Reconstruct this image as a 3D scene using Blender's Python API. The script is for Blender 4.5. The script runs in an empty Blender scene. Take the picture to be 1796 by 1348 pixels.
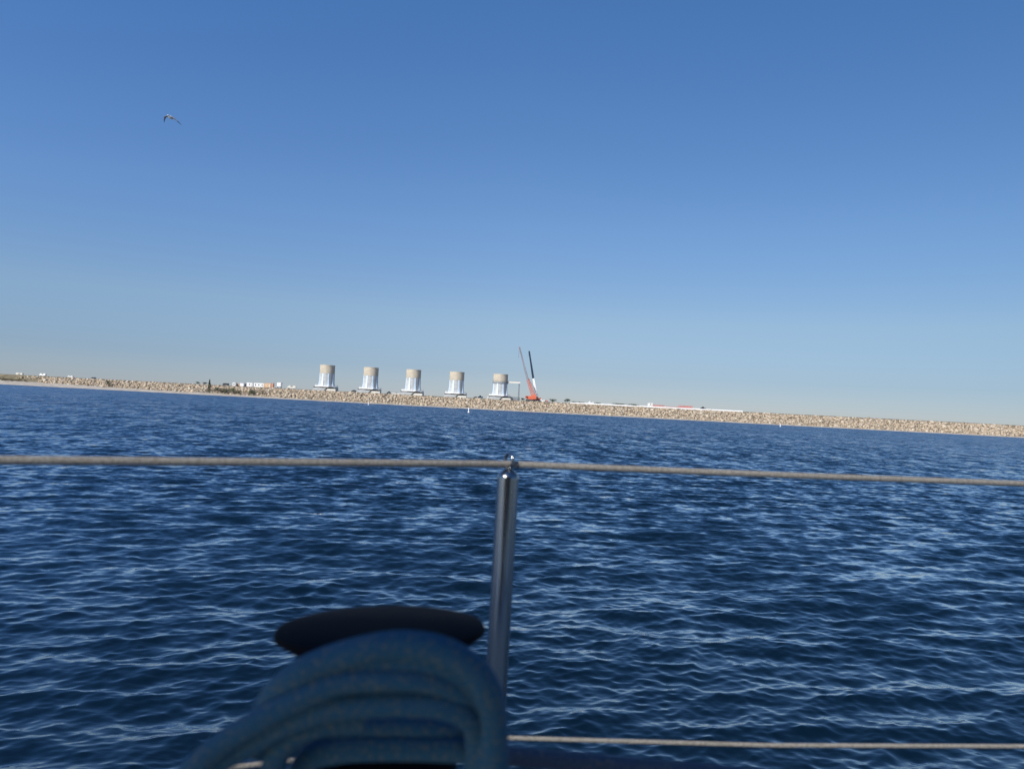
import bpy, bmesh, math, random
import numpy as np
from mathutils import Matrix, Vector, Euler
R = math.radians
random.seed(7)
rng = np.random.default_rng(11)

# ------------------------------------------------------------------ camera
SC = bpy.context.scene
COL = SC.collection
H = 2.1                      # eye height above the water
F = 26.0 / 36.0 * 1796.0     # focal length in photo pixels
cam_d = bpy.data.cameras.new('camera')
cam_d.lens = 26.0; cam_d.sensor_width = 36.0; cam_d.sensor_fit = 'HORIZONTAL'
cam_d.clip_start = 0.02; cam_d.clip_end = 20000
cam_d.dof.use_dof = True; cam_d.dof.focus_distance = 60.0; cam_d.dof.aperture_fstop = 9.0
cam = bpy.data.objects.new('camera', cam_d); COL.objects.link(cam)
CR = (Matrix.Rotation(R(90 + 1.877), 4, 'X') @ Matrix.Rotation(R(2.994), 4, 'Z'))
CM = Matrix.Translation((0, 0, H)) @ CR
cam.matrix_world = CM
SC.camera = cam

# ------------------------------------------------------------------ world, sun
SUN_AZ, SUN_EL = 40.0, 36.0        # sun behind the camera, to the left
w = bpy.data.worlds.new('World'); SC.world = w; w.use_nodes = True
nt = w.node_tree; nt.nodes.clear()
sky = nt.nodes.new('ShaderNodeTexSky'); sky.sky_type = 'NISHITA'; sky.sun_disc = False
sky.sun_elevation = R(SUN_EL); sky.sun_rotation = R(180 + SUN_AZ)
sky.altitude = 600; sky.air_density = 1.0; sky.dust_density = 0.2; sky.ozone_density = 3.0
bg = nt.nodes.new('ShaderNodeBackground'); bg.inputs[1].default_value = 0.075
hs = nt.nodes.new('ShaderNodeHueSaturation'); hs.inputs['Saturation'].default_value = 1.0
wo = nt.nodes.new('ShaderNodeOutputWorld')
tcw = nt.nodes.new('ShaderNodeTexCoord'); sxw = nt.nodes.new('ShaderNodeSeparateXYZ'); nt.links.new(tcw.outputs['Generated'], sxw.inputs[0])
rw = nt.nodes.new('ShaderNodeValToRGB'); ew = rw.color_ramp.elements
SKY_TINT = [(0.0, (.57, .61, .83)), (.05, (.59, .625, .785)), (.12, (.84, .84, .88)), (.237, (.84, .98, 1.13)), (.37, (.77, 1.03, 1.27)), (.476, (.71, 1.09, 1.41))]
for q, (p, c_) in enumerate(SKY_TINT):
    e_ = ew[q] if q < 2 else ew.new(p)
    e_.position = p; e_.color = (c_[0] / 1.5, c_[1] / 1.5, c_[2] / 1.5, 1)
bg.inputs[1].default_value *= 1.5
mw = nt.nodes.new('ShaderNodeMixRGB'); mw.blend_type = 'MULTIPLY'; mw.inputs[0].default_value = 1.0
nt.links.new(sxw.outputs['Z'], rw.inputs[0]); nt.links.new(rw.outputs[0], mw.inputs[2])
nt.links.new(sky.outputs[0], hs.inputs['Color']); nt.links.new(hs.outputs[0], mw.inputs[1]); r2 = nt.nodes.new('ShaderNodeValToRGB'); e2 = r2.color_ramp.elements
mr2 = nt.nodes.new('ShaderNodeMapRange'); mr2.inputs[1].default_value = -.6; mr2.inputs[2].default_value = .6
e2[0].position = 0; e2[0].color = (.775, .83, .895, 1); e2[1].position = 1; e2[1].color = (.66, .68, .68, 1)
em = e2.new(.5); em.color = (.80, .80, .80, 1)
bg.inputs[1].default_value *= 1.25
m3 = nt.nodes.new('ShaderNodeMixRGB'); m3.blend_type = 'MULTIPLY'; m3.inputs[0].default_value = 1.0
nt.links.new(sxw.outputs['X'], mr2.inputs[0]); nt.links.new(mr2.outputs[0], r2.inputs[0]); nt.links.new(r2.outputs[0], m3.inputs[2])
nt.links.new(mw.outputs[0], m3.inputs[1]); nt.links.new(m3.outputs[0], bg.inputs[0])
nt.links.new(bg.outputs[0], wo.inputs[0])
sd = bpy.data.lights.new('sun', 'SUN'); sd.energy = 3.6; sd.angle = R(0.53); sd.color = (1.0, 0.93, 0.82)
so = bpy.data.objects.new('sun', sd); COL.objects.link(so)
S = Vector((-math.sin(R(SUN_AZ)) * math.cos(R(SUN_EL)), -math.cos(R(SUN_AZ)) * math.cos(R(SUN_EL)), math.sin(R(SUN_EL))))
so.rotation_euler = S.to_track_quat('Z', 'Y').to_euler()
SC.view_settings.view_transform = 'Standard'; SC.view_settings.look = 'None'
SC.view_settings.gamma = 1.0; SC.view_settings.exposure = 0.45
SC.render.engine = 'CYCLES'

# ------------------------------------------------------------------ helpers
def at(px, py, Y):
    """point on the sight line of photo pixel (px, py) at world depth Y"""
    d = CR.to_3x3() @ Vector(((px - 898) / F, -(py - 674) / F, -1))
    return Vector((0, 0, H)) + d * (Y / d.y)

def tag(o, label=None, cat=None, group=None, kind=None):
    if label: o['label'] = label
    if cat: o['category'] = cat
    if group: o['group'] = group
    if kind: o['kind'] = kind
    return o

def empty(name, loc=(0, 0, 0), rz=0.0):
    o = bpy.data.objects.new(name, None); COL.objects.link(o)
    o.empty_display_size = 0.2
    o.location = loc; o.rotation_euler = (0, 0, rz)
    return o

class MB:
    def __init__(s): s.v = []; s.f = []
    def add(s, vs, fs):
        n = len(s.v); s.v += [tuple(v) for v in vs]; s.f += [tuple(i + n for i in f) for f in fs]; return s
    def box(s, c, d, rot=None, taper=1.0):
        hx, hy, hz = d[0] / 2, d[1] / 2, d[2] / 2
        vs = []
        for z in (-1, 1):
            t = taper if z > 0 else 1.0
            for x, y in ((-1, -1), (1, -1), (1, 1), (-1, 1)): vs.append(Vector((x * hx * t, y * hy * t, z * hz)))
        if rot is not None: vs = [rot @ v for v in vs]
        c = Vector(c)
        return s.add([v + c for v in vs], [(3, 2, 1, 0), (4, 5, 6, 7), (0, 1, 5, 4), (1, 2, 6, 5), (2, 3, 7, 6), (3, 0, 4, 7)])
    def lathe(s, prof, n=32, c=(0, 0, 0), rot=None):
        c = Vector(c); vs = []; fs = []
        for r, z in prof:
            for i in range(n):
                a = 2 * math.pi * i / n; v = Vector((r * math.cos(a), r * math.sin(a), z))
                if rot is not None: v = rot @ v
                vs.append(v + c)
        for k in range(len(prof) - 1):
            for i in range(n):
                j = (i + 1) % n
                fs.append((k * n + i, k * n + j, (k + 1) * n + j, (k + 1) * n + i))
        fs.append(tuple(range(n - 1, -1, -1))); fs.append(tuple((len(prof) - 1) * n + i for i in range(n)))
        return s.add(vs, fs)
    def tube(s, pts, r, n=10):
        pts = [Vector(p) for p in pts]; m = len(pts)
        rs = r if hasattr(r, '__len__') else [r] * m
        t = (pts[1] - pts[0]).normalized()
        up = Vector((0, 0, 1)) if abs(t.z) < .9 else Vector((1, 0, 0))
        nx = t.cross(up).normalized(); vs = []; fs = []
        for k in range(m):
            t2 = (pts[min(k + 1, m - 1)] - pts[max(k - 1, 0)]).normalized()
            nx = (nx - t2 * nx.dot(t2)).normalized(); ny = t2.cross(nx)
            for i in range(n):
                a = 2 * math.pi * i / n
                vs.append(pts[k] + (nx * math.cos(a) + ny * math.sin(a)) * rs[k])
        for k in range(m - 1):
            for i in range(n):
                j = (i + 1) % n
                fs.append((k * n + i, k * n + j, (k + 1) * n + j, (k + 1) * n + i))
        fs.append(tuple(range(n - 1, -1, -1))); fs.append(tuple((m - 1) * n + i for i in range(n)))
        return s.add(vs, fs)
    def build(s, name, mat, parent=None, smooth=False, bevel=0.0):
        me = bpy.data.meshes.new(name); me.from_pydata(s.v, [], s.f); me.update()
        if smooth: me.polygons.foreach_set('use_smooth', [True] * len(me.polygons))
        me.materials.append(mat)
        o = bpy.data.objects.new(name, me); COL.objects.link(o)
        if parent: o.parent = parent
        if bevel:
            b = o.modifiers.new('bevel', 'BEVEL'); b.width = bevel; b.segments = 2; b.limit_method = 'ANGLE'
        if smooth:
            try: me.set_sharp_from_angle(angle=R(40))
            except Exception: pass
        return o

def crom(ps, n=10):
    ps = [Vector(p) for p in ps]; ps = [ps[0] * 2 - ps[1]] + ps + [ps[-1] * 2 - ps[-2]]; out = []
    for i in range(1, len(ps) - 2):
        a, b, c, d = ps[i - 1:i + 3]
        for k in range(n):
            t = k / n
            out.append(0.5 * ((2 * b) + (c - a) * t + (2 * a - 5 * b + 4 * c - d) * t * t + (3 * b - a - 3 * c + d) * t ** 3))
    out.append(ps[-2]); return out

def N(nt, typ, **kw):
    n = nt.nodes.new(typ)
    for k, v in kw.items():
        if k in n.inputs.keys() if isinstance(k, str) else False: n.inputs[k].default_value = v
        else: setattr(n, k, v)
    return n

def mat(name, col, rough=.6, metal=0.0, var=.2, scale=2.0, bump=0.0, bscale=None, stretch=(1, 1, 1), spec=.5):
    m = bpy.data.materials.new(name); m.use_nodes = True; nt = m.node_tree
    b = nt.nodes['Principled BSDF']; b.inputs['Roughness'].default_value = rough; b.inputs['Metallic'].default_value = metal
    b.inputs['Specular IOR Level'].default_value = spec
    tc = nt.nodes.new('ShaderNodeTexCoord'); mp = nt.nodes.new('ShaderNodeMapping'); mp.inputs['Scale'].default_value = stretch
    nt.links.new(tc.outputs['Object'], mp.inputs['Vector'])
    no = nt.nodes.new('ShaderNodeTexNoise'); no.inputs['Scale'].default_value = scale; no.inputs['Detail'].default_value = 6
    nt.links.new(mp.outputs[0], no.inputs['Vector'])
    cr = nt.nodes.new('ShaderNodeValToRGB')
    lo = [c * (1 - var) for c in col[:3]]; hi = [min(1, c * (1 + var)) for c in col[:3]]
    cr.color_ramp.elements[0].position = .3; cr.color_ramp.elements[0].color = (*lo, 1)
    cr.color_ramp.elements[1].position = .7; cr.color_ramp.elements[1].color = (*hi, 1)
    nt.links.new(no.outputs['Fac'], cr.inputs[0]); nt.links.new(cr.outputs[0], b.inputs['Base Color'])
    if bump:
        n2 = nt.nodes.new('ShaderNodeTexNoise'); n2.inputs['Scale'].default_value = bscale or scale * 4; n2.inputs['Detail'].default_value = 4
        nt.links.new(mp.outputs[0], n2.inputs['Vector'])
        bp = nt.nodes.new('ShaderNodeBump'); bp.inputs['Strength'].default_value = bump
        bp.inputs['Distance'].default_value = 1.0 / (bscale or scale * 4)
        nt.links.new(n2.outputs['Fac'], bp.inputs['Height']); nt.links.new(bp.outputs[0], b.inputs['Normal'])
    return m

# ------------------------------------------------------------------ water
FRES = 2.5       # sky reflectance of the choppy surface
def make_water():
    h = H; f10 = 740.0
    y = np.concatenate([np.arange(460.0, 62.0, -0.62), np.arange(62.0, 2.0, -0.27)])
    r = f10 * h / y
    r = np.concatenate([np.linspace(0.4, r[0], 40)[:-1], r, np.geomspace(r[-1] * 1.03, 9000, 24)])
    a1 = np.radians(np.arange(-42, 42.01, 0.068))
    ao = np.radians(np.concatenate([np.linspace(42, 90, 70)[1:], np.linspace(90, 270, 70)[1:-1], np.linspace(270, 318, 70)[:-1]]))
    az = np.concatenate([a1, ao])           # azimuth from +Y, clockwise
    nr, na = len(r), len(az)
    RR, AA = np.meshgrid(r, az, indexing='ij')
    X = (RR * np.sin(AA)).astype(np.float32); Y = (RR * np.cos(AA)).astype(np.float32)
    dr = np.gradient(r)[:, None].astype(np.float32)
    da = np.abs(np.gradient(np.unwrap(az)))[None, :].astype(np.float32)
    da[0, len(a1) - 2:len(a1) + 1] = .001
    dt = (RR * da).astype(np.float32)
    sA = np.sin(AA).astype(np.float32); cA = np.cos(AA).astype(np.float32)
    Z = np.zeros_like(X); DX = np.zeros_like(X); DY = np.zeros_like(X); kept = np.zeros_like(X)
    # gust patches: broad bands of rougher and calmer water
    G = np.zeros_like(X)
    for L, am in ((60, .5), (27, .5), (13, .45), (6.5, .35)):
        for q in range(4):
            t = rng.uniform(0, 2 * np.pi); p = rng.uniform(0, 6.28); LL = L * rng.uniform(.7, 1.4)
            G += am / 2 * np.sin(2 * np.pi / LL * (X * np.cos(t) * .45 + Y * np.sin(t)) + p)
    G = np.clip(1 + .08 * G, .45, 1.6).astype(np.float32)
    NW = 190
    lam = np.exp(np.linspace(np.log(0.06), np.log(6.5), NW)) * rng.uniform(.97, 1.03, NW)
    s2 = np.ones(NW)
    s2 *= np.where(lam > .5, np.exp(-((np.log(lam / .5)) / .95) ** 2), 1)
    s2 *= np.where(lam < .10, (lam / .08) ** .7, 1)
    s2 *= np.where(lam < .3, 1.25, 1)
    s2 *= 1 + .7 * np.exp(-((np.log(lam / .26)) / .5) ** 2)
    MSS = 0.0225
    s2 *= MSS / s2.sum()
    for i in range(NW):
        L = lam[i]; k = 2 * np.pi / L
        sp = 20 if L > 1.2 else (30 if L > .5 else 42)
        th = R(-80) + R(rng.normal(0, sp))
        kx, ky = k * math.cos(th), k * math.sin(th); ph = rng.uniform(0, 6.283)
        a = math.sqrt(2 * s2[i]) / k
        kr = kx * sA + ky * cA; kt = kx * cA - ky * sA
        W = np.exp(-(kr * dr * .33) ** 2 - (kt * dt * .33) ** 2)
        g = G if L < 1.6 else (0.5 + 0.5 * G)
        P = kx * X + ky * Y + ph
        Wg = W * g
        Z += a * Wg * np.cos(P)
        sn = np.sin(P) * Wg * (a * (.75 if L > .6 else .9))
        DX -= sn * (kx / k); DY -= sn * (ky / k)
        kept += s2[i] * W * W
    calm = np.clip((RR - .4) / 3.0, 0.15, 1).astype(np.float32)
    rip = np.sqrt(np.clip(MSS - kept, 0, None)) * G
    co = np.stack([X + DX * calm, Y + DY * calm, Z * calm], -1).reshape(-1, 3).astype(np.float32)
    i0 = np.arange(nr - 1)[:, None] * na; j = np.arange(na)[None, :]; j2 = (j + 1) % na
    F4 = np.stack([i0 + j, i0 + j2, i0 + na + j2, i0 + na + j], -1).reshape(-1, 4)
    me = bpy.data.meshes.new('water')
    me.vertices.add(len(co)); me.vertices.foreach_set('co', co.ravel())
    nf = len(F4); me.loops.add(nf * 4); me.loops.foreach_set('vertex_index', F4.astype(np.int32).ravel())
    me.polygons.add(nf); me.polygons.foreach_set('loop_start', np.arange(0, nf * 4, 4, dtype=np.int32))
    me.polygons.foreach_set('use_smooth', np.ones(nf, dtype=bool))
    me.update(calc_edges=True)
    at_ = me.attributes.new('rip', 'FLOAT', 'POINT'); at_.data.foreach_set('value', rip.astype(np.float32).ravel())
    m = bpy.data.materials.new('lake water'); m.use_nodes = True; nt = m.node_tree; b = nt.nodes['Principled BSDF']
    b.inputs['Base Color'].default_value = (0.0006, 0.0025, 0.008, 1)
    b.inputs['Roughness'].default_value = 0.02; b.inputs['IOR'].default_value = 1.68
    ge = nt.nodes.new('ShaderNodeNewGeometry')
    att = nt.nodes.new('ShaderNodeAttribute'); att.attribute_name = 'rip'
    def vm(op, a=None, b_=None):
        n = nt.nodes.new('ShaderNodeVectorMath'); n.operation = op
        for q, s in enumerate((a, b_)):
            if s is None: continue
            if isinstance(s, tuple): n.inputs[q].default_value = s
            else: nt.links.new(s, n.inputs[q])
        return n
    tot = None
    for sc, st, wgt, det in ((7.0, (.7, 1, 1), 1.1, 2), (2.4, (.8, 1, 1), 1.3, 2), (.8, (1.6, .7, 1), 1.0, 3), (.3, (2.5, .7, 1), .55, 2), (.1, (4, .8, 1), .22, 2)):
        mp = nt.nodes.new('ShaderNodeMapping'); mp.inputs['Scale'].default_value = st
        mp.inputs['Rotation'].default_value = (0, 0, R(-8 + sc))
        nt.links.new(ge.outputs['Position'], mp.inputs['Vector'])
        no = nt.nodes.new('ShaderNodeTexNoise'); no.inputs['Scale'].default_value = sc; no.inputs['Detail'].default_value = det
        no.inputs['Roughness'].default_value = .6
        nt.links.new(mp.outputs[0], no.inputs['Vector'])
        v = vm('SUBTRACT', no.outputs['Color'], (.5, .5, .5)); v = vm('MULTIPLY', v.outputs[0], (wgt * 3.5, wgt * 4.2, 0))
        tot = v if tot is None else vm('ADD', tot.outputs[0], v.outputs[0])
    sc_ = nt.nodes.new('ShaderNodeVectorMath'); sc_.operation = 'SCALE'
    nt.links.new(tot.outputs[0], sc_.inputs[0]); nt.links.new(att.outputs['Fac'], sc_.inputs['Scale'])
    # normals biased towards the viewer, to darken the sky reflection on far water
    view_tilt = nt.nodes.new('ShaderNodeVectorMath'); view_tilt.operation = 'SCALE'; view_tilt.inputs[0].default_value = (0, -1.5, 0)
    nt.links.new(att.outputs['Fac'], view_tilt.inputs['Scale'])
    ad = vm('ADD', sc_.outputs[0], ge.outputs['Normal']); ad = vm('ADD', ad.outputs[0], view_tilt.outputs[0]); nn = vm('NORMALIZE', ad.outputs[0])
    # fine capillary ripples close to the boat
    n3 = nt.nodes.new('ShaderNodeTexNoise'); n3.inputs['Scale'].default_value = 26; n3.inputs['Detail'].default_value = 3
    mp3 = nt.nodes.new('ShaderNodeMapping'); mp3.inputs['Scale'].default_value = (.5, 1, 1)
    nt.links.new(ge.outputs['Position'], mp3.inputs['Vector']); nt.links.new(mp3.outputs[0], n3.inputs['Vector'])
    bp = nt.nodes.new('ShaderNodeBump'); bp.inputs['Strength'].default_value = .5; bp.inputs['Distance'].default_value = .0045
    nt.links.new(n3.outputs['Fac'], bp.inputs['Height']); nt.links.new(nn.outputs[0], bp.inputs['Normal'])
    out = nt.nodes['Material Output']; nt.nodes.remove(b)
    df = nt.nodes.new('ShaderNodeBsdfDiffuse'); df.inputs['Color'].default_value = (0.0008, 0.0065, 0.0135, 1)
    gl = nt.nodes.new('ShaderNodeBsdfGlossy'); gl.inputs['Roughness'].default_value = 0.02
    fr = nt.nodes.new('ShaderNodeFresnel'); fr.inputs['IOR'].default_value = 1.333
    mu = nt.nodes.new('ShaderNodeMath'); mu.operation = 'MULTIPLY'; mu.use_clamp = True; mu.inputs[1].default_value = FRES
    mx = nt.nodes.new('ShaderNodeMixShader')
    for n_ in (gl, fr, df): nt.links.new(bp.outputs[0], n_.inputs['Normal'])
    nt.links.new(fr.outputs[0], mu.inputs[0]); nt.links.new(mu.outputs[0], mx.inputs[0])
    nt.links.new(df.outputs[0], mx.inputs[1]); nt.links.new(gl.outputs[0], mx.inputs[2]); nt.links.new(mx.outputs[0], out.inputs['Surface'])
    me.materials.append(m)
    o = bpy.data.objects.new('water', me); COL.objects.link(o); o['kind'] = 'structure'
    return o
make_water()

# ------------------------------------------------------------------ dam embankment and shore
SY = 700.0                                     # shoreline distance
def px2x(px, Y): return at(px, 700, Y).x
def crest(x):   # crest height along the dam
    px = 898 + x * 1.79
    return float(np.interp(px, [-400, 0, 600, 1200, 1700, 2200], [10.0, 10.0, 10.4, 10.9, 11.8, 12.0]))
def beach(x):
    px = 898 + x * 1.79
    return float(np.interp(px, [-400, 0, 200, 420, 560, 2200], [4.2, 4.0, 2.9, 1.7, 1.1, 1.0]))
def wob(x, s=1.0): return (math.sin(x * .11) + math.sin(x * .23 + 1) * .6 + math.sin(x * .051 + 2)) * s
def ground_z(x, y):
    b = beach(x); c = crest(x); bw = 3 + (b - 1.0) * 4
    if y < SY + bw: return b * (y - SY) / bw
    if y < 727: return b + (c - b) * (y - SY - bw) / (727 - SY - bw)
    return c
def make_land():
    xs = np.concatenate([np.linspace(-2600, -720, 20)[:-1], np.arange(-720, 720, 3.0), np.linspace(720, 2600, 20)])
    off = [-6, -1, 0, 1, 2, 3, 5, 8, 11, 14, 17, 20, 23, 25, 26, 27, 28, 30, 36, 60, 62, 90, 140, 400, 2500]
    vs = []; fs = []
    for x in xs:
        for q in off:
            y = SY + q
            z = ground_z(x, y) if q >= 0 else q * .5
            if 3 < q < 26: z += wob(x + q * 3, .12) + rng.normal(0, .12)
            if q > 60: z = crest(x) - min(7, (q - 60) * .12)
            vs.append((float(x), y + (rng.normal(0, .25) if -1 <= q < 4 else 0), z))
    n = len(off)
    for i in range(len(xs) - 1):
        for k in range(n - 1): fs.append((i * n + k, (i + 1) * n + k, (i + 1) * n + k + 1, i * n + k + 1))
    m = bpy.data.materials.new('shore ground'); m.use_nodes = True; nt = m.node_tree; b = nt.nodes['Principled BSDF']
    b.inputs['Roughness'].default_value = .95
    ge = nt.nodes.new('ShaderNodeNewGeometry'); sx = nt.nodes.new('ShaderNodeSeparateXYZ'); nt.links.new(ge.outputs['Position'], sx.inputs[0])
    no = nt.nodes.new('ShaderNodeTexNoise'); no.inputs['Scale'].default_value = .35; no.inputs['Detail'].default_value = 8
    mp = nt.nodes.new('ShaderNodeMapping'); mp.inputs['Scale'].default_value = (.5, 1, 1)
    nt.links.new(ge.outputs['Position'], mp.inputs[0]); nt.links.new(mp.outputs[0], no.inputs['Vector'])
    def ramp(inp, a, c, p0, p1):
        r_ = nt.nodes.new('ShaderNodeValToRGB'); e = r_.color_ramp.elements
        e[0].position = p0; e[0].color = (*a, 1); e[1].position = p1; e[1].color = (*c, 1); nt.links.new(inp, r_.inputs[0]); return r_
    sand = ramp(no.outputs['Fac'], (.30, .265, .225), (.46, .42, .365), .3, .7)
    dirt = ramp(no.outputs['Fac'], (.10, .082, .058), (.22, .18, .13), .3, .7)
    gras = ramp(no.outputs['Fac'], (.10, .085, .05), (.235, .195, .12), .35, .65)
    def mr(inp, a, b_):
        n = nt.nodes.new('ShaderNodeMapRange'); n.inputs[1].default_value = a; n.inputs[2].default_value = b_; nt.links.new(inp, n.inputs[0]); return n
    def mix(f, a, c):
        n = nt.nodes.new('ShaderNodeMixRGB'); nt.links.new(f, n.inputs[0]); nt.links.new(a, n.inputs[1]); nt.links.new(c, n.inputs[2]); return n
    # wobbling x so that the grass ends unevenly
    ma = nt.nodes.new('ShaderNodeMath'); ma.operation = 'MULTIPLY_ADD'; ma.inputs[1].default_value = 90
    nt.links.new(no.outputs['Fac'], ma.inputs[0]); nt.links.new(sx.outputs['X'], ma.inputs[2])
    fx = mr(ma.outputs[0], -420, -380)
    up = mix(fx.outputs[0], gras.outputs[0], dirt.outputs[0])
    # height of the top of the bleached strand: follows the beach width
    bh = mr(sx.outputs['X'], -500, -190); bh.inputs[3].default_value = 4.0; bh.inputs[4].default_value = 1.1
    su = nt.nodes.new('ShaderNodeMath'); su.operation = 'SUBTRACT'; nt.links.new(sx.outputs['Z'], su.inputs[0]); nt.links.new(bh.outputs[0], su.inputs[1])
    fz = mr(su.outputs[0], -.3, .5)
    allc = mix(fz.outputs[0], sand.outputs[0], up.outputs[0])
    nt.links.new(allc.outputs[0], b.inputs['Base Color'])
    o = MB().add(vs, fs).build('ground', m); o['kind'] = 'structure'
make_land()

def riprap():
    pts = []
    x = -560.0
    n = 21000
    X = rng.uniform(-560, 620, n); Q = rng.uniform(0, 1, n)
    bm_v = []; bm_f = []; cols = []
    t = (1 + 5 ** .5) / 2
    ico = np.array([(-1, t, 0), (1, t, 0), (-1, -t, 0), (1, -t, 0), (0, -1, t), (0, 1, t), (0, -1, -t), (0, 1, -t), (t, 0, -1), (t, 0, 1), (-t, 0, -1), (-t, 0, 1)]) / math.sqrt(1 + t * t)
    icf = np.array([(0, 11, 5), (0, 5, 1), (0, 1, 7), (0, 7, 10), (0, 10, 11), (1, 5, 9), (5, 11, 4), (11, 10, 2), (10, 7, 6), (7, 1, 8), (3, 9, 4), (3, 4, 2), (3, 2, 6), (3, 6, 8), (3, 8, 9), (4, 9, 5), (2, 4, 11), (6, 2, 10), (8, 6, 7), (9, 8, 1)])
    cnt = 0
    for i in range(n):
        x = X[i]; q = Q[i]; px = 898 + x * 1.79
        b = beach(x); bw = 3 + (b - 1.0) * 4
        lo = SY + bw - .5
        if px < 80:
            if rng.random() > (.25 if q > .5 and px > 40 else .02): continue
        elif px < 190 and rng.random() > .55 + .45 * q: continue
        if 358 < px < 470 and q < .5 and rng.random() < .7: continue
        y = lo + q * (725.3 - lo); z = ground_z(x, y)
        s = rng.lognormal(0, .38) * .66
        s = min(s, 2.0)
        sc = np.array([rng.uniform(.8, 1.45), rng.uniform(.8, 1.3), rng.uniform(.55, 1.0)]) * s
        v = ico * (1 + rng.normal(0, .16, (12, 1)))
        e = Euler(rng.uniform(-.6, .6, 2).tolist() + [rng.uniform(0, 6.28)]).to_matrix()
        v = (v * sc) @ np.array(e).T + np.array([x, y, z + s * (.22 - .25 * max(0, q - .8) / .2)])
        bm_v.append(v); bm_f.append(icf + cnt * 12); cnt += 1
        g = rng.uniform(0, 1); cols.append(g)
    V = np.concatenate(bm_v).astype(np.float32); Fc = np.concatenate(bm_f).astype(np.int32)
    me = bpy.data.meshes.new('riprap'); me.vertices.add(len(V)); me.vertices.foreach_set('co', V.ravel())
    nf = len(Fc); me.loops.add(nf * 3); me.loops.foreach_set('vertex_index', Fc.ravel())
    me.polygons.add(nf); me.polygons.foreach_set('loop_start', np.arange(0, nf * 3, 3, dtype=np.int32)); me.update(calc_edges=True)
    a = me.attributes.new('tone', 'FLOAT', 'POINT'); a.data.foreach_set('value', np.repeat(np.array(cols, dtype=np.float32), 12))
    m = bpy.data.materials.new('boulders'); m.use_nodes = True; nt = m.node_tree; b = nt.nodes['Principled BSDF']; b.inputs['Roughness'].default_value = .9
    at_ = nt.nodes.new('ShaderNodeAttribute'); at_.attribute_name = 'tone'
    cr = nt.nodes.new('ShaderNodeValToRGB'); el = cr.color_ramp.elements
    el[0].position = 0; el[0].color = (.24, .185, .125, 1); el[1].position = 1; el[1].color = (.56, .50, .41, 1)
    for p, c in ((.22, (.36, .285, .20)), (.5, (.43, .35, .25)), (.72, (.49, .39, .29)), (.88, (.47, .41, .31))):
        e = cr.color_ramp.elements.new(p); e.color = (*c, 1)
    nt.links.new(at_.outputs['Fac'], cr.inputs[0]); nt.links.new(cr.outputs[0], b.inputs['Base Color'])
    me.materials.append(m)
    o = bpy.data.objects.new('riprap', me); COL.objects.link(o)
    tag(o, 'light tan boulder facing covering the long dam slope above the waterline', 'boulders', kind='stuff')
riprap()

# ------------------------------------------------------------------ materials for the far side
M = {}
M['concrete'] = mat('weathered concrete', (.46, .41, .325), .9, var=.16, scale=.25)
M['concrete_lo'] = mat('washed concrete', (.40, .42, .425), .9, var=.15, scale=.3)
M['fin'] = mat('pale blue painted concrete', (.58, .69, .80), .7, var=.08, scale=.4)
M['white'] = mat('white paint', (.80, .80, .79), .5, var=.05, scale=.8)
M['offwhite'] = mat('cream paint', (.62, .60, .54), .6, var=.08, scale=.8)
M['tan'] = mat('tan cladding', (.62, .42, .26), .7, var=.15, scale=1.2)
M['orange'] = mat('orange machine paint', (.60, .135, .065), .45, var=.12, scale=1.0)
M['red'] = mat('faded red steel', (.62, .19, .16), .6, var=.15, scale=.6)
M['rust'] = mat('reddish brown container', (.50, .25, .17), .7, var=.15, scale=1.0)
M['pinkgrey'] = mat('haze-greyed boom steel', (.26, .20, .215), .6, var=.15, scale=.6)  # upper boom: greying by haze is put into the colour
M['navy'] = mat('dark blue boom paint', (.012, .03, .055), .4, var=.1, scale=.5)
M['dark'] = mat('dark rubber and steel', (.03, .032, .035), .7, var=.2, scale=2)
M['grey'] = mat('grey steel', (.20, .23, .26), .6, var=.15, scale=1)
M['glass'] = mat('dark window glass', (.02, .03, .035), .1, var=.05, scale=1)
M['brownbase'] = mat('brown skirting', (.13, .08, .06), .8, var=.2, scale=1)
M['leaf'] = mat('dark leaves', (.035, .052, .026), .8, var=.45, scale=1.4)
M['leaf2'] = mat('green leaves', (.06, .095, .03), .8, var=.4, scale=1.4)
M['leafdry'] = mat('dry shrub leaves', (.09, .08, .04), .8, var=.4, scale=1.2)
M['bark'] = mat('bark', (.08, .06, .045), .9, var=.3, scale=4)

# ------------------------------------------------------------------ intake towers
TY = 716.0
def gz(px, Y): return ground_z(at(px, 700, Y).x, Y)
def hz(px, py, Y): return at(px, py, Y).z

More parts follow.
